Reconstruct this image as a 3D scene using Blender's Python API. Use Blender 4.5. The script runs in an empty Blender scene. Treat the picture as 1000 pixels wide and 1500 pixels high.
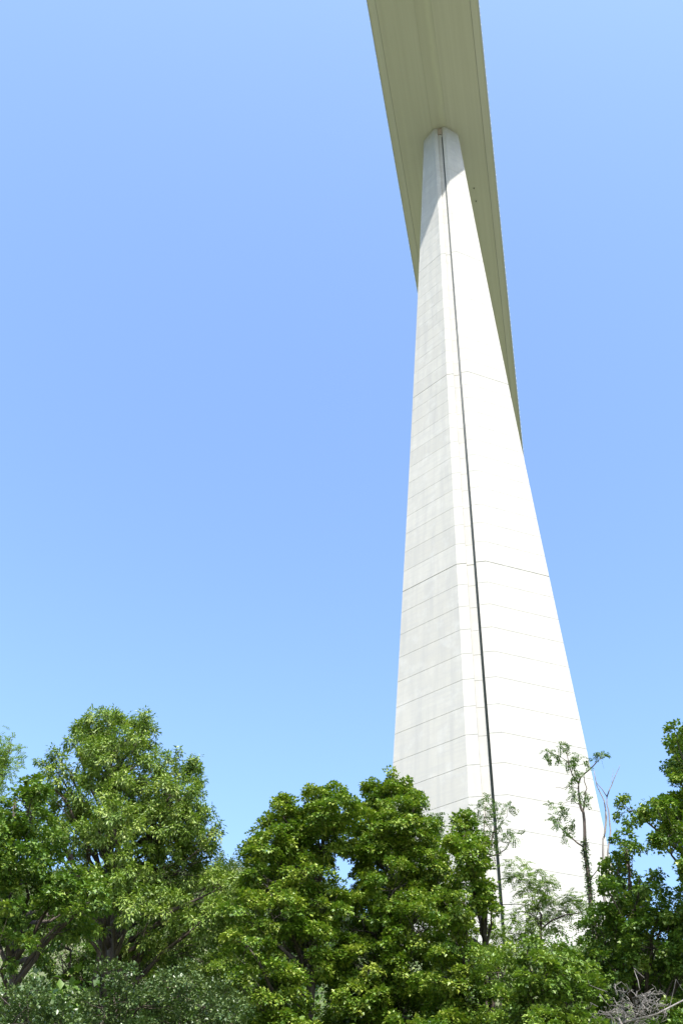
import bpy, math, random
import numpy as np
from mathutils import Vector, Matrix

# ------------------------------------------------------------------ camera
R = math.radians
sc = bpy.context.scene
col = sc.collection
CAM = np.array([5.6205, -95.6266, 0.0])          # eye 1.65 m above the ground, metres from the pier axis
YAW, PITCH, ROLL, FPX = 0.2576, 0.8026, 0.0659, 1334.57   # FPX: focal length for a 1500 px tall picture
fw = np.array([-math.sin(YAW)*math.cos(PITCH), math.cos(YAW)*math.cos(PITCH), math.sin(PITCH)])
rt = np.array([math.cos(YAW), math.sin(YAW), 0.0])
up = np.cross(rt, fw)
rt, up = rt*math.cos(ROLL)+up*math.sin(ROLL), up*math.cos(ROLL)-rt*math.sin(ROLL)
cd = bpy.data.cameras.new('camera')
cd.sensor_fit = 'VERTICAL'; cd.sensor_height = 36.0; cd.lens = FPX/1500*36
cd.clip_start = 0.1; cd.clip_end = 8000
cam = bpy.data.objects.new('camera', cd); col.objects.link(cam)
cam.matrix_world = Matrix(((rt[0], up[0], -fw[0], CAM[0]), (rt[1], up[1], -fw[1], CAM[1]),
                           (rt[2], up[2], -fw[2], CAM[2]), (0, 0, 0, 1)))
sc.camera = cam

# ------------------------------------------------------------------ sky, sun, exposure
SUN_EL, SUN_AZ = R(50.6), R(159.0)               # azimuth clockwise from +Y
w = bpy.data.worlds.new('World'); sc.world = w; w.use_nodes = True
nt = w.node_tree; nt.nodes.clear()
sky = nt.nodes.new('ShaderNodeTexSky'); sky.sky_type = 'NISHITA'; sky.sun_disc = False
sky.sun_elevation = SUN_EL; sky.sun_rotation = SUN_AZ
sky.altitude = 400; sky.air_density = 1.25; sky.dust_density = 3.0; sky.ozone_density = 5.0
bg = nt.nodes.new('ShaderNodeBackground'); bg.inputs[1].default_value = 0.15
wo = nt.nodes.new('ShaderNodeOutputWorld')
nt.links.new(sky.outputs[0], bg.inputs[0]); nt.links.new(bg.outputs[0], wo.inputs[0])
sd = bpy.data.lights.new('sun', 'SUN'); sd.energy = 3.15; sd.angle = R(0.53); sd.color = (1.0, 0.96, 0.89)
sun = bpy.data.objects.new('sun', sd); col.objects.link(sun)
SUNV = Vector((math.sin(SUN_AZ)*math.cos(SUN_EL), math.cos(SUN_AZ)*math.cos(SUN_EL), math.sin(SUN_EL)))
sun.rotation_euler = SUNV.to_track_quat('Z', 'Y').to_euler(); sun.location = (60, -160, 300)
vs = sc.view_settings
vs.view_transform = 'Standard'; vs.look = 'None'; vs.gamma = 1.0; vs.use_curve_mapping = False
vs.exposure = 1.44

rng = np.random.default_rng(7)
random.seed(7)

# ------------------------------------------------------------------ helpers
def tag(o, label=None, cat=None, group=None, kind=None):
    if label: o['label'] = label
    if cat: o['category'] = cat
    if group: o['group'] = group
    if kind: o['kind'] = kind
    return o

def empty(name, loc):
    o = bpy.data.objects.new(name, None); col.objects.link(o); o.location = loc
    o.empty_display_size = 0.5
    return o

def mesh_obj(name, verts, faces, mat, parent=None, smooth=False, attr=None):
    me = bpy.data.meshes.new(name)
    V = np.asarray(verts, dtype=np.float64)
    if parent is not None: V = V - np.array(parent_loc(parent))
    me.from_pydata(V.tolist(), [], faces)
    if attr is not None:
        a = me.attributes.new('tint', 'FLOAT', 'POINT'); a.data.foreach_set('value', np.asarray(attr, dtype=np.float32))
    if smooth: me.polygons.foreach_set('use_smooth', [True]*len(me.polygons))
    me.materials.append(mat); me.update()
    o = bpy.data.objects.new(name, me); col.objects.link(o)
    if parent is not None: o.parent = parent
    return o

def tri_mesh(name, V, T, mat, parent=None, attr=None):
    """fast triangle mesh from numpy arrays"""
    me = bpy.data.meshes.new(name)
    V = np.asarray(V, dtype=np.float32)
    if parent is not None: V = V - np.array(parent_loc(parent), dtype=np.float32)
    n, m = len(V), len(T)
    me.vertices.add(n); me.vertices.foreach_set('co', V.astype(np.float32).ravel())
    me.loops.add(3*m); me.loops.foreach_set('vertex_index', np.asarray(T, dtype=np.int32).ravel())
    me.polygons.add(m); me.polygons.foreach_set('loop_start', np.arange(0, 3*m, 3, dtype=np.int32))
    if attr is not None:
        a = me.attributes.new('tint', 'FLOAT', 'POINT'); a.data.foreach_set('value', np.asarray(attr, dtype=np.float32))
    me.update(calc_edges=True); me.validate()
    me.materials.append(mat)
    o = bpy.data.objects.new(name, me); col.objects.link(o)
    if parent is not None: o.parent = parent
    return o

def parent_loc(p):
    v = Vector((0, 0, 0))
    while p is not None: v = v + Vector(p.location); p = p.parent
    return tuple(v)

def node_mat(name):
    m = bpy.data.materials.new(name); m.use_nodes = True
    t = m.node_tree; t.nodes.clear()
    out = t.nodes.new('ShaderNodeOutputMaterial')
    return m, t, out

def N(t, kind, **kw):
    n = t.nodes.new(kind)
    for k, v in kw.items():
        if k.startswith('i_'): n.inputs[k[2:].replace('_', ' ')].default_value = v
        else: setattr(n, k, v)
    return n

def mixrgb(t, fac, a, b, blend='MIX'):
    n = t.nodes.new('ShaderNodeMix'); n.data_type = 'RGBA'; n.blend_type = blend
    for s, v in ((n.inputs[0], fac), (n.inputs[6], a), (n.inputs[7], b)):
        if hasattr(v, 'is_linked'): t.links.new(v, s)
        else: s.default_value = v
    return n.outputs[2]

def ramp(t, fac, stops):
    n = t.nodes.new('ShaderNodeValToRGB')
    e = n.color_ramp.elements
    while len(e) < len(stops): e.new(0.5)
    for el, (p, c) in zip(e, stops): el.position = p; el.color = (*c, 1)
    t.links.new(fac, n.inputs[0]); return n.outputs[0]

def noise(t, vec, scale, detail=4, rough=0.55):
    n = t.nodes.new('ShaderNodeTexNoise'); n.inputs['Scale'].default_value = scale
    n.inputs['Detail'].default_value = detail; n.inputs['Roughness'].default_value = rough
    if vec is not None: t.links.new(vec, n.inputs['Vector'])
    return n.outputs['Fac']

def mapped(t, vec, scale):
    n = t.nodes.new('ShaderNodeMapping'); n.inputs['Scale'].default_value = scale
    t.links.new(vec, n.inputs['Vector']); return n.outputs[0]

# ------------------------------------------------------------------ materials
def mat_concrete():
    m, t, out = node_mat('board_formed_concrete')
    pos = t.nodes.new('ShaderNodeNewGeometry').outputs['Position']
    rnd = t.nodes.new('ShaderNodeObjectInfo').outputs['Random']
    base = ramp(t, rnd, [(0, (0.365, 0.350, 0.316)), (0.5, (0.38, 0.365, 0.33)), (1, (0.395, 0.38, 0.345))])
    streak = noise(t, mapped(t, pos, (1.1, 1.1, 0.06)), 1.0, 5, 0.6)
    c = mixrgb(t, ramp(t, streak, [(0.42, (0, 0, 0)), (0.75, (0.7, 0.7, 0.7))]), base, (0.30, 0.297, 0.285, 1))
    board = noise(t, mapped(t, pos, (0.25, 0.25, 2.2)), 1.0, 3, 0.5)
    c = mixrgb(t, ramp(t, board, [(0.45, (0, 0, 0)), (0.7, (0.5, 0.5, 0.5))]), c, (0.325, 0.32, 0.305, 1))
    blot = noise(t, mapped(t, pos, (0.5, 0.5, 0.4)), 1.0, 6, 0.65)
    c = mixrgb(t, ramp(t, blot, [(0.52, (0, 0, 0)), (0.78, (0.45, 0.45, 0.45))]), c, (0.47, 0.46, 0.44, 1))
    b = N(t, 'ShaderNodeBsdfPrincipled'); b.inputs['Roughness'].default_value = 0.85
    b.inputs['Specular IOR Level'].default_value = 0.2
    t.links.new(c, b.inputs['Base Color'])
    bp = N(t, 'ShaderNodeBump'); bp.inputs['Strength'].default_value = 0.25; bp.inputs['Distance'].default_value = 0.03
    t.links.new(board, bp.inputs['Height']); t.links.new(bp.outputs[0], b.inputs['Normal'])
    t.links.new(b.outputs[0], out.inputs[0]); return m

def mat_plain(name, colr, rough=0.6, var=0.15, scale=2.0, metallic=0.0):
    m, t, out = node_mat(name)
    pos = t.nodes.new('ShaderNodeNewGeometry').outputs['Position']
    n = noise(t, pos, scale)
    lo = tuple(x*(1-var) for x in colr); hi = tuple(min(1, x*(1+var)) for x in colr)
    b = N(t, 'ShaderNodeBsdfPrincipled'); b.inputs['Roughness'].default_value = rough
    b.inputs['Metallic'].default_value = metallic
    t.links.new(ramp(t, n, [(0.3, lo), (0.7, hi)]), b.inputs['Base Color'])
    t.links.new(b.outputs[0], out.inputs[0]); return m

def mat_deck():
    m, t, out = node_mat('deck_paint')
    pos = t.nodes.new('ShaderNodeNewGeometry').outputs['Position']
    long = noise(t, mapped(t, pos, (0.9, 0.018, 0.9)), 1.0, 4, 0.6)
    c = ramp(t, long, [(0.3, (0.565, 0.52, 0.525)), (0.7, (0.625, 0.58, 0.585))])
    # pale wash-out stain that wanders along the middle of the soffit
    sx = t.nodes.new('ShaderNodeSeparateXYZ'); t.links.new(pos, sx.inputs[0])
    wob = noise(t, mapped(t, pos, (0.0, 0.11, 0.0)), 1.0, 5, 0.7)
    ad = N(t, 'ShaderNodeMath', operation='MULTIPLY_ADD'); t.links.new(wob, ad.inputs[0]); ad.inputs[1].default_value = 2.6; ad.inputs[2].default_value = -0.2
    df = N(t, 'ShaderNodeMath', operation='SUBTRACT'); t.links.new(sx.outputs[0], df.inputs[0]); t.links.new(ad.outputs[0], df.inputs[1])
    ab = N(t, 'ShaderNodeMath', operation='ABSOLUTE'); t.links.new(df.outputs[0], ab.inputs[0])
    st = ramp(t, ab.outputs[0], [(0.0, (0.55, 0.55, 0.55)), (0.45, (0.25, 0.25, 0.25)), (0.75, (0, 0, 0))])
    c = mixrgb(t, st, c, (0.68, 0.64, 0.62, 1))
    b = N(t, 'ShaderNodeBsdfPrincipled'); b.inputs['Roughness'].default_value = 0.6
    t.links.new(c, b.inputs['Base Color']); t.links.new(b.outputs[0], out.inputs[0]); return m

def mat_leaf(name, dark, mid, light, rough=0.42, trans=0.3):
    m, t, out = node_mat(name)
    a = t.nodes.new('ShaderNodeAttribute'); a.attribute_name = 'tint'
    c = ramp(t, a.outputs['Fac'], [(0.0, dark), (0.5, mid), (1.0, light)])
    b = N(t, 'ShaderNodeBsdfPrincipled'); b.inputs['Roughness'].default_value = rough
    b.inputs['Specular IOR Level'].default_value = 0.45
    t.links.new(c, b.inputs['Base Color'])
    tr = N(t, 'ShaderNodeBsdfTranslucent')
    t.links.new(mixrgb(t, 1.0, c, (1.0, 1.2, 0.4, 1), 'MULTIPLY'), tr.inputs['Color'])
    mx = t.nodes.new('ShaderNodeMixShader'); mx.inputs[0].default_value = trans
    t.links.new(b.outputs[0], mx.inputs[1]); t.links.new(tr.outputs[0], mx.inputs[2])
    t.links.new(mx.outputs[0], out.inputs[0]); return m

def mat_bark(name, a, b_):
    m, t, out = node_mat(name)
    pos = t.nodes.new('ShaderNodeNewGeometry').outputs['Position']
    n = noise(t, mapped(t, pos, (9, 9, 1.6)), 1.0, 6, 0.65)
    b = N(t, 'ShaderNodeBsdfPrincipled'); b.inputs['Roughness'].default_value = 0.9
    t.links.new(ramp(t, n, [(0.35, a), (0.7, b_)]), b.inputs['Base Color'])
    bp = N(t, 'ShaderNodeBump'); bp.inputs['Strength'].default_value = 0.7; bp.inputs['Distance'].default_value = 0.02
    t.links.new(n, bp.inputs['Height']); t.links.new(bp.outputs[0], b.inputs['Normal'])
    t.links.new(b.outputs[0], out.inputs[0]); return m

def mat_ground():
    m, t, out = node_mat('dry_grass_and_scrub')
    pos = t.nodes.new('ShaderNodeNewGeometry').outputs['Position']
    a = noise(t, pos, 0.03, 8, 0.6); b2 = noise(t, pos, 0.6, 6, 0.7)
    c = ramp(t, a, [(0.35, (0.05, 0.075, 0.025)), (0.5, (0.095, 0.105, 0.045)), (0.68, (0.15, 0.145, 0.085))])
    c = mixrgb(t, ramp(t, b2, [(0.4, (0, 0, 0)), (0.7, (0.6, 0.6, 0.6))]), c, (0.09, 0.12, 0.035, 1))
    b = N(t, 'ShaderNodeBsdfPrincipled'); b.inputs['Roughness'].default_value = 0.95
    t.links.new(c, b.inputs['Base Color']); t.links.new(b.outputs[0], out.inputs[0]); return m

M_CONC = mat_concrete(); M_DECK = mat_deck()
M_CORN = mat_plain('cornice_metal', (0.42, 0.43, 0.42), 0.5, 0.06)
M_PIPE = mat_plain('dark_pipe', (0.035, 0.045, 0.045), 0.5, 0.2)
M_GALV = mat_plain('galvanised_rail', (0.35, 0.36, 0.36), 0.45, 0.1, 4, 0.6)
M_SCREEN = mat_plain('screen_slats', (0.45, 0.47, 0.48), 0.35, 0.05)
M_PLATE = mat_plain('bearing_steel', (0.30, 0.24, 0.20), 0.7, 0.2)
M_GROUND = mat_ground()
M_BARK = mat_bark('grey_brown_bark', (0.04, 0.033, 0.026), (0.12, 0.10, 0.08))
M_BARKD = mat_bark('dark_bark', (0.035, 0.025, 0.02), (0.10, 0.075, 0.055))
M_BARKP = mat_bark('pale_dead_wood', (0.12, 0.105, 0.095), (0.27, 0.245, 0.22))
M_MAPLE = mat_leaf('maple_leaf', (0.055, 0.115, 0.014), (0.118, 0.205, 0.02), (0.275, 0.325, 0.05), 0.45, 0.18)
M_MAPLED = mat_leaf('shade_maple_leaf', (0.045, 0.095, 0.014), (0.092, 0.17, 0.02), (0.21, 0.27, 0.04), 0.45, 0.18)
M_ASH = mat_leaf('ash_leaf', (0.085, 0.15, 0.022), (0.16, 0.24, 0.038), (0.29, 0.35, 0.07), 0.45, 0.2)
M_ROB = mat_leaf('locust_leaf', (0.05, 0.095, 0.025), (0.085, 0.14, 0.032), (0.15, 0.21, 0.055), 0.5)
M_ROBL = mat_leaf('pale_locust_leaf', (0.11, 0.17, 0.04), (0.17, 0.24, 0.055), (0.25, 0.31, 0.09), 0.5, 0.35)
M_SHRUB = mat_leaf('shrub_leaf', (0.06, 0.115, 0.018), (0.12, 0.20, 0.026), (0.25, 0.31, 0.05), 0.5, 0.2)
M_GREY = mat_leaf('evergreen_leaf', (0.025, 0.05, 0.014), (0.055, 0.095, 0.024), (0.14, 0.185, 0.06), 0.36, 0.12)
M_IVY = mat_leaf('ivy_leaf', (0.02, 0.045, 0.012), (0.04, 0.08, 0.018), (0.08, 0.13, 0.03), 0.3, 0.2)
M_WOOD = mat_leaf('far_wood_leaf', (0.035, 0.06, 0.018), (0.06, 0.095, 0.025), (0.12, 0.15, 0.045), 0.7)

# ------------------------------------------------------------------ ground
def sstep(a, b, x):
    t = np.clip((x-a)/(b-a), 0, 1); return t*t*(3-2*t)

def gz(x, y):
    x = np.asarray(x, float); y = np.asarray(y, float)
    d = y-CAM[1]
    z = np.interp(d, [-3000, -400, -60, -15, 10.5, 12, 18, 40, 62, 86, 130, 180, 330, 600, 3000],
                  [40, -6, -10, -1.9, -1.65, -1.2, 4.4, 10.1, 17.5, 32.4, 32.6, 46, 54, 58, 70])
    hill = 101*sstep(135, 340, d)*sstep(30, -95, x+0.10*(d-300)) + 40*sstep(600, 1600, d)
    bump = 1.6*np.sin(x*0.11+0.3)*np.sin(y*0.09)*sstep(120, 200, np.hypot(x, y-12))
    return z+hill+bump

def build_ground():
    n = 170
    s = np.linspace(-1, 1, n); g = np.sign(s)*(np.abs(s)*260+np.abs(s)**4*2600)
    X, Y = np.meshgrid(g, g+20)
    V = np.c_[X.ravel(), Y.ravel(), gz(X, Y).ravel()]
    I = np.arange(n*n).reshape(n, n)
    F = np.c_[I[:-1, :-1].ravel(), I[:-1, 1:].ravel(), I[1:, 1:].ravel(), I[1:, :-1].ravel()].tolist()
    o = mesh_obj('ground', V, F, M_GROUND, smooth=True)
    tag(o, kind='structure')
build_ground()

# ------------------------------------------------------------------ viaduct pier
Z0, LIFT, ZTOP, ZDECK, YC, ZSPLIT = 50.2582, 4.0, 261.72, 261.97, 12.0, 174.2582
def prof(z):
    t = (z-Z0)/230.0
    return 11.6662-9.0433*t+1.7976*t*t, 2.107-0.6433*t, 4.364-11.2052*t, -0.5406-8.906*t
GW, GD = 0.66, 0.46           # half width and depth of the vertical recess down the middle of each end face

def section(z, part):
    W, c, dF, dS = prof(z)
    front = [(-W, -dS), (-c, -dF), (-GW, -dF), (-GW, -dF+GD), (GW, -dF+GD), (GW, -dF), (c, -dF), (W, -dS)]
    back = [(-x, 2*YC-y) for x, y in front]
    yb = YC-1.2
    if part == 'whole': return front+back
    if part == 'near': return front+[(W, yb), (-W, yb)]
    return back+[(-W, 2*YC-yb), (W, 2*YC-yb)]

def lift_mesh(za, zb, part, ea, eb, parent, caps=(False, False)):
    def ring(z, inset):
        S = np.array(section(z, part)); cxy = S.mean(0) if part != 'whole' else np.array([0, YC])
        d = S-cxy; L = np.maximum(np.abs(d).max(1, keepdims=True), 1e-6)
        S = S-d/np.linalg.norm(d, axis=1, keepdims=True)*inset
        return np.c_[S, np.full(len(S), z)]
    ha, hb = max(ea, 0.02)*0.7, max(eb, 0.02)*0.7
    rings = [ring(za, ea), ring(za+ha, 0), ring(zb-hb, 0), ring(zb, eb)]
    n = len(rings[0]); V = np.vstack(rings); F = []
    for k in range(3):
        for i in range(n):
            j = (i+1) % n; F.append((k*n+i, k*n+j, (k+1)*n+j, (k+1)*n+i))
    if caps[0]: F.append(tuple(range(n))[::-1])
    if caps[1]: F.append(tuple(range(3*n, 4*n)))
    return mesh_obj('concrete_lift', V, F, M_CONC, parent)

pier = empty('viaduct_pier', (0, YC, 32.5))
tag(pier, 'towering tapered pale concrete viaduct pier with dark groove down its face', 'pier')
def joint(i):                                   # the joints at every twelfth lift are wider
    return 0.10 if (i-9) % 12 == 0 else 0.04
for i in range(-5, 53):
    za, zb = Z0+LIFT*i, min(Z0+LIFT*(i+1), ZTOP)
    if zb-za < 0.5: continue
    parts = ['whole'] if za < ZSPLIT-0.1 else ['near', 'far']
    for p_ in parts:
        lift_mesh(za, zb, p_, joint(i), joint(i+1) if zb < ZTOP else 0.03, pier,
                  (i == -5 or abs(za-ZSPLIT) < 0.1, zb >= ZTOP or abs(zb-ZSPLIT) < 0.1))
# dark drain pipe running down the recess
def tube(path, radii, sides=6):
    P = np.asarray(path, float); n = len(P); V = []; F = []
    ref = np.array([0.37, 0.21, 0.9])
    for i in range(n):
        d = P[min(i+1, n-1)]-P[max(i-1, 0)]; d = d/(np.linalg.norm(d)+1e-9)
        a = np.cross(d, ref if abs(d@ref) < 0.95 else np.array([1.0, 0, 0])); a /= np.linalg.norm(a); b = np.cross(d, a)
        for k in range(sides):
            th = 2*math.pi*k/sides
            V.append(P[i]+radii[i]*(math.cos(th)*a+math.sin(th)*b))
    for i in range(n-1):
        for k in range(sides):
            k2 = (k+1) % sides
            F.append((i*sides+k, i*sides+k2, (i+1)*sides+k2, (i+1)*sides+k))
    F.append(tuple(range(sides))[::-1]); F.append(tuple(range((n-1)*sides, n*sides)))
    return V, F
zz = np.array([32.0, ZTOP-7.0])
V, F = tube([(GW-0.17, -prof(z)[2]+GD-0.15, z) for z in zz], [0.13, 0.13], 8)
mesh_obj('drain_pipe', V, F, M_PIPE, pier, True)

def box(x0, x1, y0, y1, z0, z1):
    V = [(x, y, z) for z in (z0, z1) for y in (y0, y1) for x in (x0, x1)]
    F = [(0, 2, 3, 1), (4, 5, 7, 6), (0, 1, 5, 4), (1, 3, 7, 5), (3, 2, 6, 7), (2, 0, 4, 6)]
    return V, F
Wt, ct, dFt, dSt = prof(ZTOP)
for yy in (9.2, 2*YC-9.2):
    for xx in (-2.4, 2.4):
        V, F = box(xx-0.9, xx+0.9, yy-0.7, yy+0.7, ZTOP+0.003, ZDECK-0.003)
        mesh_obj('bearing', V, F, M_PLATE, pier)
V, F = box(-GW+0.02, GW-0.02, -dFt+0.12, -dFt+GD+0.02, ZTOP-4.6, ZTOP-0.03)
mesh_obj('recess_block', V, F, M_PLATE, pier)

# ------------------------------------------------------------------ viaduct deck
deck = empty('viaduct_deck', (0, YC, ZDECK))
tag(deck, 'long pale grey viaduct deck seen from below, carried on the tall pier', 'bridge deck')
YA, YB = -260.0, 620.0
def extrude(name, pts, mat, ya=YA, yb=YB, n=1):
    """closed profile in x-z swept along the deck"""
    m_ = len(pts); V = []; F = []
    ys = np.linspace(ya, yb, n+1)
    for y in ys: V += [(x, y, z) for x, z in pts]
    for k in range(n):
        for i in range(m_):
            j = (i+1) % m_; F.append((k*m_+i, (k+1)*m_+i, (k+1)*m_+j, k*m_+j))
    F.append(tuple(range(m_))); F.append(tuple(range(n*m_, (n+1)*m_))[::-1])
    return mesh_obj(name, V, F, mat, deck)
zd = ZDECK
extrude('soffit_plate', [(-2.1, zd), (2.1, zd), (2.1, zd+0.3), (-2.1, zd+0.3)], M_DECK)
for s in (-1, 1):
    extrude('inclined_plate', [(s*2.13, zd+0.03), (s*12.0, zd+2.05), (s*12.0, zd+2.35), (s*2.13, zd+0.33)], M_DECK)
    extrude('edge_soffit', [(s*12.08, zd+2.22), (s*14.1, zd+2.85), (s*14.1, zd+3.1), (s*12.08, zd+2.5)], M_DECK)
    extrude('cornice', [(s*14.12, zd+2.8), (s*14.3, zd+3.0), (s*14.42, zd+3.9), (s*14.30, zd+4.15), (s*14.12, zd+4.15)], M_CORN)
    # wind screen: posts and thin slats, one open frame along the whole edge
    V = []; F = []
    def add(v, f):
        k = len(V); V.extend(v); F.extend([tuple(i+k for i in q) for q in f])
    for y in np.arange(YA+1, YB, 2.2):
        v, f = tube([(s*14.36, y, zd+3.6), (s*14.50, y, zd+5.0), (s*14.42, y, zd+7.0)], [0.05, 0.05, 0.04], 4); add(v, f)
    for zz_, xo in ((4.6, 14.46), (5.4, 14.5), (6.2, 14.47), (6.95, 14.42)):
        v, f = box(s*xo-0.015, s*xo+0.015, YA, YB, zd+zz_, zd+zz_+0.10); add(v, f)
    o = mesh_obj('wind_screen', V, F, M_SCREEN, deck); o['kind'] = 'stuff'
extrude('road_slab', [(-14.1, zd+3.12), (14.1, zd+3.12), (14.1, zd+4.1), (-14.1, zd+4.1)], M_CORN)
for (dx, dy) in ((7.54, 26.0), (7.70, 30.13)):
    zi = zd+0.03+(dx-2.13)*2.02/9.87
    V, F = tube([(dx, dy, zi+0.2), (dx, dy, zi-0.35)], [0.16, 0.16], 8)
    mesh_obj('drain_outlet', V, F, M_PIPE, deck)

# ------------------------------------------------------------------ pixel -> place
def pix(x, y, d):
    """point seen at photo pixel (x, y) at horizontal distance d from the eye"""
    v = fw*FPX+rt*(x-500)-up*(y-750)
    return CAM+v*d/math.hypot(v[0], v[1])

def base_at(x, y, d):
    p = pix(x, y, d); p[2] = float(gz(p[0], p[1]))-0.15; return p

# ------------------------------------------------------------------ foliage
LEAF = {   # outline in (side, along, lift), triangles
    'lobed': (np.array([(0, 0, 0), (-.52, .30, .10), (-.24, .52, .05), (0, 1, -.10), (.24, .52, .05), (.52, .30, .10)]),
              [(0, 2, 1), (0, 3, 2), (0, 4, 3), (0, 5, 4)]),
    'kite': (np.array([(0, 0, 0), (-.36, .45, .10), (0, 1, -.08), (.36, .45, .10)]), [(0, 2, 1), (0, 3, 2)]),
    'lance': (np.array([(0, 0, 0), (-.19, .42, .05), (0, 1, -.10), (.19, .42, .05)]), [(0, 2, 1), (0, 3, 2)]),
    'oval': (np.array([(0, 0, 0), (-.28, .5, .04), (0, 1, 0), (.28, .5, .04)]), [(0, 2, 1), (0, 3, 2)]),
}
def unit(v): return v/(np.linalg.norm(v, axis=-1, keepdims=True)+1e-9)

def leaves(P, D, Nn, size, shape):
    """P positions, D growth directions, Nn normals, size lengths -> verts, tris"""
    sh, tr = LEAF[shape]; tr = np.array(tr)
    D = unit(D); Nn = unit(Nn-(Nn*D).sum(1, keepdims=True)*D); S = np.cross(D, Nn)
    k = len(sh)
    V = (P[:, None, :] + size[:, None, None]*(sh[None, :, 0:1]*S[:, None, :]+sh[None, :, 1:2]*D[:, None, :]+sh[None, :, 2:3]*Nn[:, None, :]))
    T = (np.arange(len(P))*k)[:, None, None]+tr[None]
    return V.reshape(-1, 3), T.reshape(-1, 3)

class Crown:
    def __init__(self): self.V = []; self.T = []; self.A = []; self.n = 0
    def add(self, V, T, tint):
        if len(V) == 0: return
        self.V.append(V); self.T.append(T+self.n); self.n += len(V)
        self.A.append(np.repeat(tint, len(V)//len(tint)))
    def build(self, name, mat, parent):
        o = tri_mesh(name, np.vstack(self.V), np.vstack(self.T), mat, parent, np.concatenate(self.A))
        o['kind'] = 'stuff'
        return o

UP = np.array([0, 0, 1.0])
def clump(cr, c, out, rad, n, size, shape, droop=0.0, flat=0.6, tint0=0.5):
    """a spray of n leaves about c"""
    q = rng.normal(size=(n, 3)); q = unit(q)*(rng.random((n, 1))**0.45)
    ax = unit(out*0.6+UP*0.8)
    h = (q*ax).sum(1, keepdims=True); q = q-(1-flat)*h*ax
    P = c+q*rad
    D = unit(out*0.7+q*1.1+rng.normal(size=(n, 3))*0.45-UP*droop)
    Nn = unit(UP*0.85+out*0.6+q*0.35+rng.normal(size=(n, 3))*0.27)
    s = size*(0.65+0.6*rng.random(n))
    V, T = leaves(P, D, Nn, s, shape)
    cr.add(V, T, np.clip(tint0+rng.normal(size=n)*0.23, 0, 1))

def tuft(cr, c, out, rad, n, size, shape, tint0=0.5):
    """hanging tuft of long leaves radiating from a twig end"""
    q = unit(rng.normal(size=(n, 3)))
    P = c+q*rad*0.75*rng.random((n, 1))+np.array([0, 0, -0.15])*rad
    D = unit(q*0.8+out*0.4-UP*0.55+rng.normal(size=(n, 3))*0.25)
    Nn = unit(UP*0.75+out*0.6+rng.normal(size=(n, 3))*0.33)
    s = size*(0.7+0.6*rng.random(n))
    V, T = leaves(P, D, Nn, s, shape)
    cr.add(V, T, np.clip(tint0+rng.normal(size=n)*0.23, 0, 1))

def frond(cr, c, d0, L, pairs, size, tint0=0.5):
    """pinnate leaf: leaflets in pairs along an arching stalk"""
    t = np.linspace(0.15, 1, pairs); d0 = unit(d0)
    P = c+d0*L*t[:, None]-UP*(0.30*L*t[:, None]**2)
    tang = unit(d0-UP*0.6*t[:, None]); side = unit(np.cross(tang, UP)+1e-4); nn = np.cross(side, tang)
    P2 = np.vstack([P, P]); D = np.vstack([side+0.35*tang, -side+0.35*tang])-UP*0.15
    s = size*(0.8+0.4*rng.random(2*pairs))
    V, T = leaves(P2, D+rng.normal(size=D.shape)*0.12, np.vstack([nn, nn])+rng.normal(size=D.shape)*0.15, s, 'oval')
    cr.add(V, T, np.clip(tint0+rng.normal(size=2*pairs)*0.1, 0, 1))

def crooked(a, b, n=5, amp=0.06, sag=0.0):
    a = np.asarray(a, float); b = np.asarray(b, float); L = np.linalg.norm(b-a)
    t = np.linspace(0, 1, n)[:, None]
    P = a+(b-a)*t+rng.normal(size=(n, 3))*amp*L*np.sin(t*math.pi)*0.5
    P[:, 2] += sag*L*np.sin(t[:, 0]*math.pi)
    return P

def lobe_world(l, d):
    x, y, rx, ry = l[:4]; dd = d+(l[4] if len(l) > 4 else 0)
    c = pix(x, y, dd); a = np.linalg.norm(pix(x+rx, y, dd)-c); b = abs(pix(x, y-ry, dd)[2]-c[2])
    return c, a, b

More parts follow.
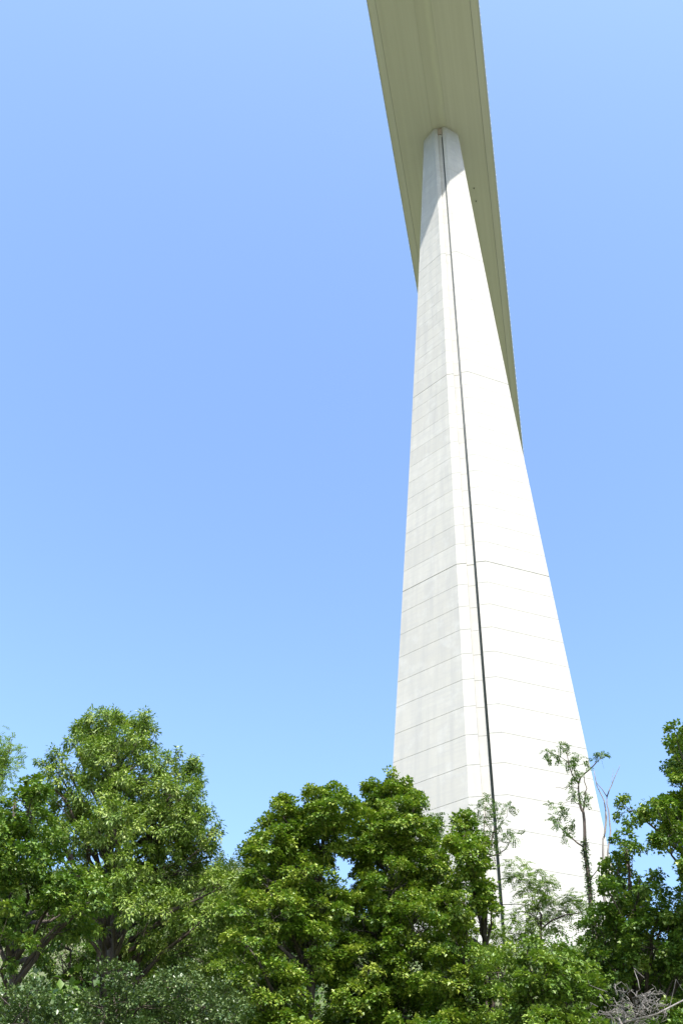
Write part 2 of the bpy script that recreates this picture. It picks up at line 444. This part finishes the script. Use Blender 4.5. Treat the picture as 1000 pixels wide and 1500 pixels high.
STY = {  # bough ends per m2, bough radius, sprays per bough, spray radius, leaves per spray, leaf length
    'maple': dict(puffs=2.1, prad=0.33, sprays=12, tall=0.95, rad=0.17, n=30, size=0.09, shape='lobed', droop=0.25),
    'ash':   dict(puffs=2.4, prad=0.31, sprays=8, tall=1.6, rad=0.22, n=32, size=0.115, shape='lance', droop=0.6),
    'locust': dict(puffs=2.2, prad=0.35, sprays=4, tall=0.6, rad=0.30, n=5, size=0.055, shape='oval', droop=0.3),
    'shrub': dict(puffs=2.3, prad=0.32, sprays=11, tall=0.8, rad=0.17, n=28, size=0.08, shape='kite', droop=0.1),
    'evergreen': dict(puffs=3.0, prad=0.34, sprays=9, tall=0.9, rad=0.18, n=26, size=0.075, shape='kite', droop=0.1),
}
def fill_lobe(cr, c, a, b, sty, dens=1.0, tint=0.5, twigs=None):
    S = STY[sty]
    area = 4*math.pi*((a*a+2*a*b)/3)
    # bough ends spread over the lobe with gaps between them, each carrying several leaf sprays
    k = max(3, int(area*S['puffs']*dens+0.5))
    U = unit(rng.normal(size=(k*3, 3)))
    keep = []
    for u in U:                                # keep the bough ends apart
        if all(np.dot(u, v) < 1-0.9/k for v in keep): keep.append(u)
        if len(keep) == k: break
    for u in keep:
        r_ = 0.62+0.5*rng.random()**1.2
        pc = c+u*np.array([a, a, b])*r_
        pr = S['prad']*(0.75+0.6*rng.random())*min(1.0, 0.45+0.6*min(a, b))
        tp_ = tint+rng.normal()*0.10
        m = max(3, int(S['sprays']*(pr/S['prad'])**1.5))
        for q in range(m):
            o_ = unit(rng.normal(size=3)); o_[2] = abs(o_[2])*0.9-0.25
            p = pc+o_*pr*(0.35+0.75*rng.random())*np.array([1, 1, S['tall']])
            out = unit(u*0.6+o_*0.7+UP*0.2)
            tt = tp_+rng.normal()*0.10
            sc_ = 0.7+0.5*rng.random()
            if sty == 'ash': tuft(cr, p, out, S['rad']*sc_, int(S['n']*sc_), S['size'], S['shape'], tt)
            elif sty == 'locust':
                for _ in range(S['n']):
                    frond(cr, p+rng.normal(size=3)*0.1, out*0.8+rng.normal(size=3)*0.6+UP*0.15, 0.22+0.14*rng.random(), 7, S['size'], tt)
            else: clump(cr, p, out, S['rad']*sc_, int(S['n']*sc_*sc_), S['size'], S['shape'], S['droop'], 0.6, tt)
        if twigs is not None: twigs.append(pc)

def make_tree(name, label, cat, lobes, d, sty, mat, stem, top, bark, r0=0.16, dens=1.0, tint=0.5, group=None, back=True):
    """stem: pixel of the visible trunk foot direction, top: pixel the leader reaches"""
    dt = d+(1.1 if back else 0.4)              # the trunk stands in the middle of the crown's depth
    base = base_at(stem[0], stem[1], dt); tp = pix(top[0], top[1], dt)
    root = empty(name, tuple(base)); tag(root, label, cat, group)
    n = 13
    mid = pix(stem[0], stem[1], dt)             # the trunk passes the pixel asked for on its way up
    zs = np.linspace(base[2], tp[2], n)
    path = np.array([[np.interp(z, [base[2], mid[2], tp[2]], [base[q], mid[q], tp[q]]) for q in (0, 1)]+[z] for z in zs])
    path[1:-1, :2] += rng.normal(size=(n-2, 2))*0.05
    rad = r0*np.linspace(1.15, 0.12, n)**1.0
    V, F = tube(path, rad, 8); mesh_obj('trunk', V, F, bark, root, True)
    cr = Crown()
    if back:                                   # the crown is as deep as it is wide: lobes on the far side too
        lobes = list(lobes)+[(l[0]+rng.normal()*l[2]*0.25, l[1]+rng.normal()*6+6, l[2]*0.85, l[3]*0.85, 1.9+0.8*rng.random(), 0.75) for l in lobes if l[2] > 16]
    for k, l in enumerate(lobes):
        if len(l) < 5: l = tuple(l)+(rng.uniform(-0.7, 0.6),)
        c, a, b = lobe_world(l, d)
        tw = []
        fill_lobe(cr, c, a, b, sty, dens*(l[5] if len(l) > 5 else 1.0), tint, tw)
        # limb from the trunk to the lobe, forking to some of its sprays
        zj = np.clip(c[2]-b*0.5-0.8*np.linalg.norm(c[:2]-base[:2]), base[2]+1.0, tp[2]-0.3)
        j = np.array([np.interp(zj, path[:, 2], path[:, q]) for q in range(3)])
        rj = float(np.interp(zj, path[:, 2], rad))*0.6+0.008
        P = crooked(j, c, 6, 0.10, 0.04)
        V, F = tube(P, np.linspace(rj, 0.014, 6), 6); V = list(V)
        for p in tw:
            s_ = P[rng.integers(2, 6)]
            v, f = tube(crooked(s_, p, 4, 0.12), [0.014, 0.010, 0.007, 0.004], 4)
            k0 = len(V); V += list(v); F += [tuple(i+k0 for i in q) for q in f]
        mesh_obj('limb', V, F, bark, root, True)
    cr.build('crown', mat, root)
    return root

# ---- left: ash-like tree, the tallest on the left
make_tree('ash_tree', 'tall feathery light green ash tree left of the pier, its top against the sky', 'tree',
    [(132,1072,24,30),(165,1078,32,30),(208,1078,24,28),(165,1122,56,36),(238,1122,24,24),(278,1134,18,18),(250,1165,36,30),
     (85,1132,20,22),(98,1180,30,26),(170,1180,60,34),(296,1222,20,18),(240,1218,52,30),(122,1228,40,24),(272,1268,50,34),
     (205,1285,42,30),(325,1300,28,26),(235,1335,52,34),(300,1345,40,34),(130,1290,36,24),(215,1385,38,26),(165,1205,44,26,-1.3),(150,1300,40,26,-1.4),(190,1330,34,24,-1.3),(120,1345,40,24,-0.8),(180,1270,34,22,-1.2),(70,1225,26,24),(262,1195,40,26)]
     +[(x,y,13,13,0.0) for x,y in ((130,1052),(160,1056),(207,1058),(226,1080),(262,1110),(290,1124),(282,1158),(316,1216),(300,1238),(68,1118),(86,1110),(76,1152),(108,1090),(276,1188),(296,1190),(60,1180))],
    27, 'ash', M_ASH, (165, 1440), (160, 1070), M_BARKD, 0.20, 0.95, 0.5)
# ---- far left
make_tree('maple_tree', 'dark green broadleaf tree cut by the left edge of the picture', 'tree',
    [(50,1152,18,20),(45,1188,18,18),(12,1195,34,32),(20,1250,46,40),(62,1250,26,26),(90,1305,46,30),(140,1300,26,20),(30,1320,46,34),
     (-30,1240,50,60),(-30,1330,50,50),(10,1385,36,26),(85,1355,46,26)],
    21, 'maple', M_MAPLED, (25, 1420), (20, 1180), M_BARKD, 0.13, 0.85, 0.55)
make_tree('locust_tree', 'feathery yellow green branch tips at the left edge above the dark broadleaf tree', 'tree',
    [(0,1104,22,14),(15,1098,16,8),(-10,1130,24,18),(-40,1120,40,30),(-30,1160,40,30)],
    23, 'locust', M_ROBL, (-40, 1430), (-30, 1110), M_BARK, 0.10, 1.5, 0.55)
# ---- centre maples
make_tree('maple_tree', 'dense maple with two rounded tops left of the highest maple before the pier', 'tree',
    [(414,1196,26,26),(398,1236,32,28),(432,1225,28,30),(482,1188,36,30),(478,1232,46,34),(384,1282,34,28),(440,1282,42,34),
     (410,1340,50,34),(352,1325,24,26),(362,1385,38,30),(470,1330,44,34),(440,1400,56,36),(400,1455,56,34),(350,1450,30,26),(420,1530,70,50)]
     +[(x,y,12,12,0.0) for x,y in ((410,1176),(430,1186),(394,1206),(382,1236),(370,1254),(468,1166),(490,1164),(454,1178),(512,1184),(374,1280))],
    25.5, 'maple', M_MAPLE, (455, 1420), (475, 1190), M_BARK, 0.16, 1.0, 0.6)
make_tree('maple_tree', 'highest of the dense maples, its round top overlapping the pier edge', 'tree',
    [(568,1174,34,30),(590,1208,40,34),(552,1215,34,34),(556,1255,44,34),(618,1258,38,34),(575,1305,52,34),(640,1300,36,30),
     (530,1345,54,34),(605,1360,52,34),(530,1415,56,36),(600,1425,52,36),(520,1475,60,34),(590,1490,56,36),(560,1560,80,50)]
     +[(x,y,12,12,0.0) for x,y in ((548,1154),(574,1149),(592,1158),(606,1182),(536,1190),(632,1240))],
    26.5, 'maple', M_MAPLE, (575, 1430), (572, 1175), M_BARK, 0.17, 1.0, 0.6)
make_tree('maple_tree', 'smaller maple standing right at the groove of the pier, lowest of three', 'tree',
    [(678,1226,24,24),(684,1262,30,28),(690,1305,28,30),(706,1335,18,22),(662,1330,30,30),(668,1380,40,32),(650,1430,44,34),(680,1465,44,34),(660,1540,70,50)]+[(x,y,10,10,0.0) for x,y in ((670,1208),(688,1207),(702,1236),(714,1300),(720,1330))],
    24.5, 'maple', M_MAPLE, (712, 1395), (684, 1230), M_BARKD, 0.12, 1.0, 0.6)
# ---- right maples
make_tree('maple_tree', 'tall maple with open arching boughs cut by the right edge of the picture', 'tree',
    [(988,1078,22,16),(992,1108,22,22),(996,1142,16,18),(1030,1110,34,40),(932,1188,18,18),(962,1186,24,20),(990,1196,26,24),
     (978,1224,24,20),(1000,1250,14,26),(1002,1282,10,14),(1040,1180,40,40),(1040,1260,40,40)],
    23, 'maple', M_MAPLE, (1030, 1420), (1010, 1090), M_BARK, 0.15, 1.3, 0.5)
make_tree('maple_tree', 'dark ivy-choked maple right of the pier foot under the open arching boughs', 'tree',
    [(916,1238,18,24),(904,1275,24,28),(936,1288,22,20),(890,1305,14,18),(928,1328,40,30),(980,1335,36,30),(898,1365,32,30),
     (955,1390,46,34),(985,1435,36,34),(900,1420,30,30),(1010,1390,40,40),(960,1450,30,26,1.0),(1000,1520,60,50)],
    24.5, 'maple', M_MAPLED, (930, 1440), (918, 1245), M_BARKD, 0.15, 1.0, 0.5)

# ---- shaded trees standing farther up the slope
make_tree('broadleaf_tree', 'shaded broadleaf tree glimpsed behind the trunk of the tall ash', 'tree',
    [(120,1330,50,34),(180,1370,50,34),(90,1400,50,34),(240,1400,50,34),(150,1430,50,34),(60,1350,40,34),(210,1450,60,34)],
    36, 'maple', M_MAPLED, (150, 1450), (150, 1330), M_BARKD, 0.15, 0.6, 0.5, back=False)
make_tree('broadleaf_tree', 'broadleaf tree in the gap between the ash and the two-topped maple', 'tree',
    [(335,1310,28,22),(300,1320,40,30),(350,1360,40,34),(300,1400,50,34),(345,1440,50,34)],
    35, 'maple', M_ASH, (325, 1450), (330, 1320), M_BARKD, 0.12, 0.7, 0.5, back=False)
# ---- thin trees in front of the pier: stems traced branch by branch
def thin_tree(name, label, cat, d, paths, bark, tufts=(), leaf=None, ivy=None, tuft_sc=1.0, group=None, frl=0.16, fan=1.0):
    f0 = paths[0][0][0]
    base = base_at(f0[0], f0[1], d)
    root = empty(name, tuple(base)); tag(root, label, cat, group)
    for i, (pts, ra, rb) in enumerate(paths):
        dd = d+rng.normal()*0.12*(i > 0)
        P = [pix(x, y, d if k == 0 else d+(dd-d)*k) for k, (x, y) in enumerate(pts)]
        rr = list(np.linspace(ra, rb, len(P)))
        if i == 0: P = [base]+P; rr = [ra*1.2]+rr
        # densify a little so that the stems look grown
        Q = []; q_r = []
        for k in range(len(P)-1):
            for t in (0, 0.5):
                Q.append(P[k]*(1-t)+P[k+1]*t+(rng.normal(size=3)*0.02 if t else 0)); q_r.append(rr[k]*(1-t)+rr[k+1]*t)
        Q.append(P[-1]); q_r.append(rr[-1])
        V, F = tube(Q, q_r, 6); mesh_obj('trunk' if i == 0 else 'branch', V, F, bark, root, True)
    if tufts:
        cr = Crown()
        for (x, y) in tufts:
            c = pix(x, y, d+rng.normal()*0.15)
            for _ in range(int(10*tuft_sc)):
                dr = rng.normal(size=3)*np.array([1, 1, fan])+np.array([0, 0, -0.1*fan])
                frond(cr, c+rng.normal(size=3)*0.05, dr, frl*(1+0.9*rng.random()), 6 if fan == 1.0 else 9, 0.072, 0.45+0.15*rng.random())
        cr.build('crown', leaf, root)
    if ivy:
        cr = Crown()
        for (x, y) in ivy:
            c = pix(x, y, d)
            clump(cr, c, unit(CAM-c), 0.13, 30, 0.07, 'kite', 0.1, 1.0, 0.5)
        cr.build('ivy', M_IVY, root)
    return root

z6 = lambda *p: [(780+x/5.77, 1070+y/5.77) for x, y in p]
ivy_pts = [(865+1*t, 1330-t*0) for t in ()]
tp = z6((490,1500),(480,1350),(470,1250),(455,1130),(440,1030),(436,930))
ivyp = []
for (a, b) in zip(tp[:-1], tp[1:]):
    for t in np.linspace(0, 1, 6): ivyp.append((a[0]*(1-t)+b[0]*t, a[1]*(1-t)+b[1]*t))
thin_tree('locust_tree', 'slender bare-stemmed tree with ivy on its lower trunk and a few leaf tufts', 'tree', 28,
    [(z6((490,1500),(470,1250),(440,1030),(437,850),(425,690),(400,640),(388,540),(385,450)), 0.07, 0.024),
     (z6((385,450),(350,400),(320,340),(300,270),(285,170)), 0.03, 0.01),
     (z6((385,450),(430,370),(490,320),(570,240),(565,190)), 0.03, 0.01),
     (z6((425,690),(440,570),(455,490),(430,380)), 0.025, 0.012),
     (z6((432,985),(330,910),(230,820),(180,740)), 0.028, 0.01),
     (z6((395,630),(340,590),(250,620)), 0.012, 0.005),
     (z6((385,490),(300,475),(250,490),(190,485)), 0.012, 0.005),
     (z6((300,270),(210,210),(130,190)), 0.012, 0.005)],
    M_BARKD,
    z6((130,180),(235,140),(290,130),(215,235),(130,235),(390,215),(300,270),(345,300),(460,295),(325,430),(335,540),(385,520),(450,625),
       (165,640),(240,655),(190,740),(260,700),(210,780),(290,825),(345,795),(270,895),(545,195),(590,215),(330,250),(400,380)),
    M_ROB, ivyp)
thin_tree('dead_tree', 'thin leafless dead tree with forked pale stems at the right edge of the pier', 'tree', 29,
    [(z6((600,1400),(592,1100),(590,920),(605,860),(615,680),(600,590),(540,470),(515,340)), 0.045, 0.010),
     (z6((635,1130),(640,960),(655,850),(640,680),(625,560)), 0.035, 0.016),
     (z6((625,560),(665,460),(710,350),(735,290)), 0.02, 0.006),
     (z6((625,560),(580,490),(530,430)), 0.018, 0.008),
     (z6((615,680),(618,800),(600,900)), 0.02, 0.02),
     (z6((490,1250),(580,1120),(630,1060)), 0.018, 0.014),
     (z6((668,450),(672,380),(675,320)), 0.008, 0.004)],
    M_BARKP)
z4 = lambda *p: [(700+x/5.0, 1250+y/5.0) for x, y in p]
thin_tree('locust_tree', 'airy light green tree with feathery leaves in front of the pier foot', 'tree', 30,
    [(z4((455,700),(455,600),(460,450),(430,380),(470,310),(500,255)), 0.05, 0.015),
     (z4((460,560),(540,490),(640,450),(760,430)), 0.03, 0.012),
     (z4((440,420),(390,300),(340,220)), 0.02, 0.008),
     (z4((455,600),(430,480),(370,430),(290,430)), 0.02, 0.008),
     (z4((455,640),(330,590),(200,580)), 0.02, 0.008)],
    M_BARKD,
    z4(*[(x+rng.normal()*14, y+rng.normal()*9) for x, y in
     [(340,80),(250,70),(420,110),(270,140),(340,150),(410,170),(230,180),(480,200),(540,200),(440,250),(380,200),(320,250),(510,270),(400,330),(350,350),(540,330),
      (480,370),(420,420),(330,430),(270,440),(380,460),(500,430),(240,460),(540,450),(460,480),(160,560),(220,540),(270,570),(120,600),(180,610),(230,600),(330,560),(300,610),(380,560),(410,600),
      (680,300),(720,330),(640,350),(700,370),(620,420),(660,410),(740,390),(560,530),(510,560),(450,340),(470,300),(370,280)]]),
    M_ROBL, None, 1.3, frl=0.30, fan=0.35)
z3 = lambda *p: [(580+x/5.0, 1100+y/5.0) for x, y in p]
thin_tree('locust_tree', 'sparse small-leaved tree with dark forking twigs across the pier groove', 'tree', 29,
    [(z3((640,1400),(640,900),(650,780),(690,680),(720,560)), 0.05, 0.02),
     (z3((545,800),(548,650),(580,560),(600,470),(590,420)), 0.03, 0.01),
     (z3((660,780),(740,760),(800,720),(830,670),(760,660)), 0.025, 0.008),
     (z3((720,600),(760,540),(810,480),(820,420)), 0.018, 0.006),
     (z3((700,680),(640,600),(650,480),(655,380)), 0.02, 0.006)],
    M_BARKD,
    z3(*[(x+rng.normal()*10, y+rng.normal()*10) for x, y in
     [(660,330),(640,380),(700,370),(735,370),(540,410),(600,420),(660,430),(550,460),(620,470),(690,450),(800,385),(820,410),(745,490),(700,500),(650,520),(770,510),(560,570),(620,600),
      (680,580),(740,600),(790,610),(840,620),(890,605),(700,640),(640,660),(760,650),(830,650),(580,640),(600,700),(680,700),(740,700),(640,740),(700,760)]]),
    M_ROB, None, 0.7)
thin_tree('locust_tree', 'small feathery sapling top poking out between two maples against the left pier face', 'tree', 29.5,
    [([(636,1420),(636,1250),(640,1200)], 0.035, 0.01), ([(637,1240),(648,1210),(645,1195)], 0.012, 0.005)], M_BARKD,
    [(630,1192),(640,1200),(646,1196),(636,1210),(646,1212),(628,1206),(640,1222),(632,1230),(646,1228),(640,1238),(636,1245)], M_ROB, None, 1.0)

# ---- undergrowth
def shrub(name, label, lobes, d, sty, mat, dens=1.0, tint=0.5, group='undergrowth below the trees'):
    make_tree(name, label, 'shrub', lobes, d, sty, mat, (lobes[0][0], lobes[0][1]+60), (lobes[0][0], lobes[0][1]), M_BARKD, 0.05, dens, tint, group)
shrub('leafy_shrub', 'bright green bush directly below the pier groove', [(735,1425,34,26),(715,1400,24,18),(745,1470,44,30),(720,1530,60,40)], 23, 'shrub', M_SHRUB, 1.0, 0.6)
shrub('leafy_shrub', 'large-leaved pale green bush covering the middle of the pier foot', [(772,1393,26,18),(795,1430,40,28),(780,1470,46,30),(800,1530,60,40)], 22.5, 'maple', M_SHRUB, 1.0, 0.6)
shrub('leafy_shrub', 'upright leafy bush at the right corner of the pier foot', [(826,1398,24,24),(845,1425,30,28),(838,1465,40,30),(850,1530,50,40)], 23.5, 'maple', M_SHRUB, 1.0, 0.5)
shrub('ivy_bush', 'dark ivy mass around the foot of the slender ivy-clad trunk', [(872,1342,20,20),(884,1370,26,26),(876,1405,26,26),(880,1450,30,30)], 25.5, 'shrub', M_MAPLED, 1.0, 0.5)
shrub('evergreen_shrub', 'grey green glossy bush in the bottom left corner', [(40,1462,44,28),(20,1500,50,34),(80,1500,40,26),(40,1560,70,40)], 18, 'evergreen', M_GREY, 1.0, 0.5)
shrub('evergreen_shrub', 'grey green glossy bush at the foot of the tall ash tree', [(175,1432,28,24),(150,1475,42,28),(205,1475,40,30),(180,1540,70,40)], 21, 'evergreen', M_GREY, 1.0, 0.55)
shrub('evergreen_shrub', 'glossy bush at the bottom between the ash tree and the maples', [(262,1445,40,30),(310,1470,40,30),(250,1500,46,30),(340,1500,40,30),(290,1560,80,40)], 21.5, 'evergreen', M_GREY, 1.0, 0.55)

# grey tangle of dead twigs at the lower right
tb = base_at(930, 1480, 21); tang = empty('dead_brush', tuple(tb))
tag(tang, 'grey tangle of dead twigs in the undergrowth at the lower right', 'brush')
V = []; F = []
ctr = pix(928, 1482, 21)
for k in range(130):
    a = ctr+rng.normal(size=3)*np.array([0.30, 0.35, 0.14]); b = a+rng.normal(size=3)*np.array([0.28, 0.28, 0.14])
    v, f = tube(crooked(a, b, 6, 0.35, 0.1), [0.008, 0.007, 0.006, 0.006, 0.005, 0.003], 4)
    k0 = len(V); V += list(v); F += [tuple(i+k0 for i in q) for q in f]
o = mesh_obj('twig_tangle', V, F, M_BARKP, tang, True); o['kind'] = 'stuff'
V, F = tube(crooked(tb, pix(905, 1490, 21), 5, 0.05), [0.05, 0.045, 0.04, 0.03, 0.02], 6); mesh_obj('stem', V, F, M_BARKP, tang, True)
V, F = tube([pix(905, 1500, 21), pix(960, 1486, 21), pix(1010, 1460, 21.2)], [0.02, 0.018, 0.014], 6); mesh_obj('stem', V, F, M_BARKP, tang, True)

# ------------------------------------------------------------------ wooded hillside behind
def hillside():
    cr = Crown()
    for k in range(1900):
        d = 118+260*rng.random()**0.8; az = R(-40+34*rng.random())
        x = CAM[0]+d*math.sin(az); y = CAM[1]+d*math.cos(az)
        if abs(x) < 20 and y < 45: continue
        c = np.array([x, y, float(gz(x, y))+1.0]); s = 1.6+1.6*rng.random(); tt = 0.5+rng.normal()*0.22
        for q in range(5):
            clump(cr, c+rng.normal(size=3)*np.array([s, s, 0.7*s])*0.6, unit(np.array([0.2, -0.6, 0.8])+rng.normal(size=3)*0.4), 0.85*s, 16, 0.75, 'kite', 0.1, 0.8, tt)
    o = cr.build('hillside_wood', M_WOOD, None)
    tag(o, 'sunlit green woodland covering the hillside behind the trees', 'woodland', kind='stuff')
hillside()

def slope_cover():
    cr = Crown()
    for k in range(1700):
        d = 11.5+82*rng.random()**0.9; az = R(-42+60*rng.random())
        x = CAM[0]+d*math.sin(az); y = CAM[1]+d*math.cos(az)
        if abs(x) < 15 and y > -9: continue
        c = np.array([x, y, float(gz(x, y))+(0.0 if d < 27 else 0.5)]); s = (0.7+0.8*rng.random())*(0.45 if d < 27 else 1.3); tt = 0.35+rng.normal()*0.15
        for q in range(5):
            clump(cr, c+rng.normal(size=3)*s*0.6, unit(np.array([0.2, -0.6, 0.8])+rng.normal(size=3)*0.4), 0.7*s, 22, 0.085 if d < 27 else 0.24, 'kite', 0.1, 0.8, tt)
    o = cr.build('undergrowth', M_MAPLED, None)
    tag(o, 'low green undergrowth covering the slope up to the pier', 'undergrowth', kind='stuff')
slope_cover()

# repeats of a kind share a group
for o in sc.objects:
    if o.parent is None and 'group' not in o:
        k = o.name.split('.')[0]
        g = {'maple_tree': 'maples below the viaduct', 'locust_tree': 'locust trees below the viaduct',
             'broadleaf_tree': 'trees farther up the slope'}.get(k)
        if g: o['group'] = g
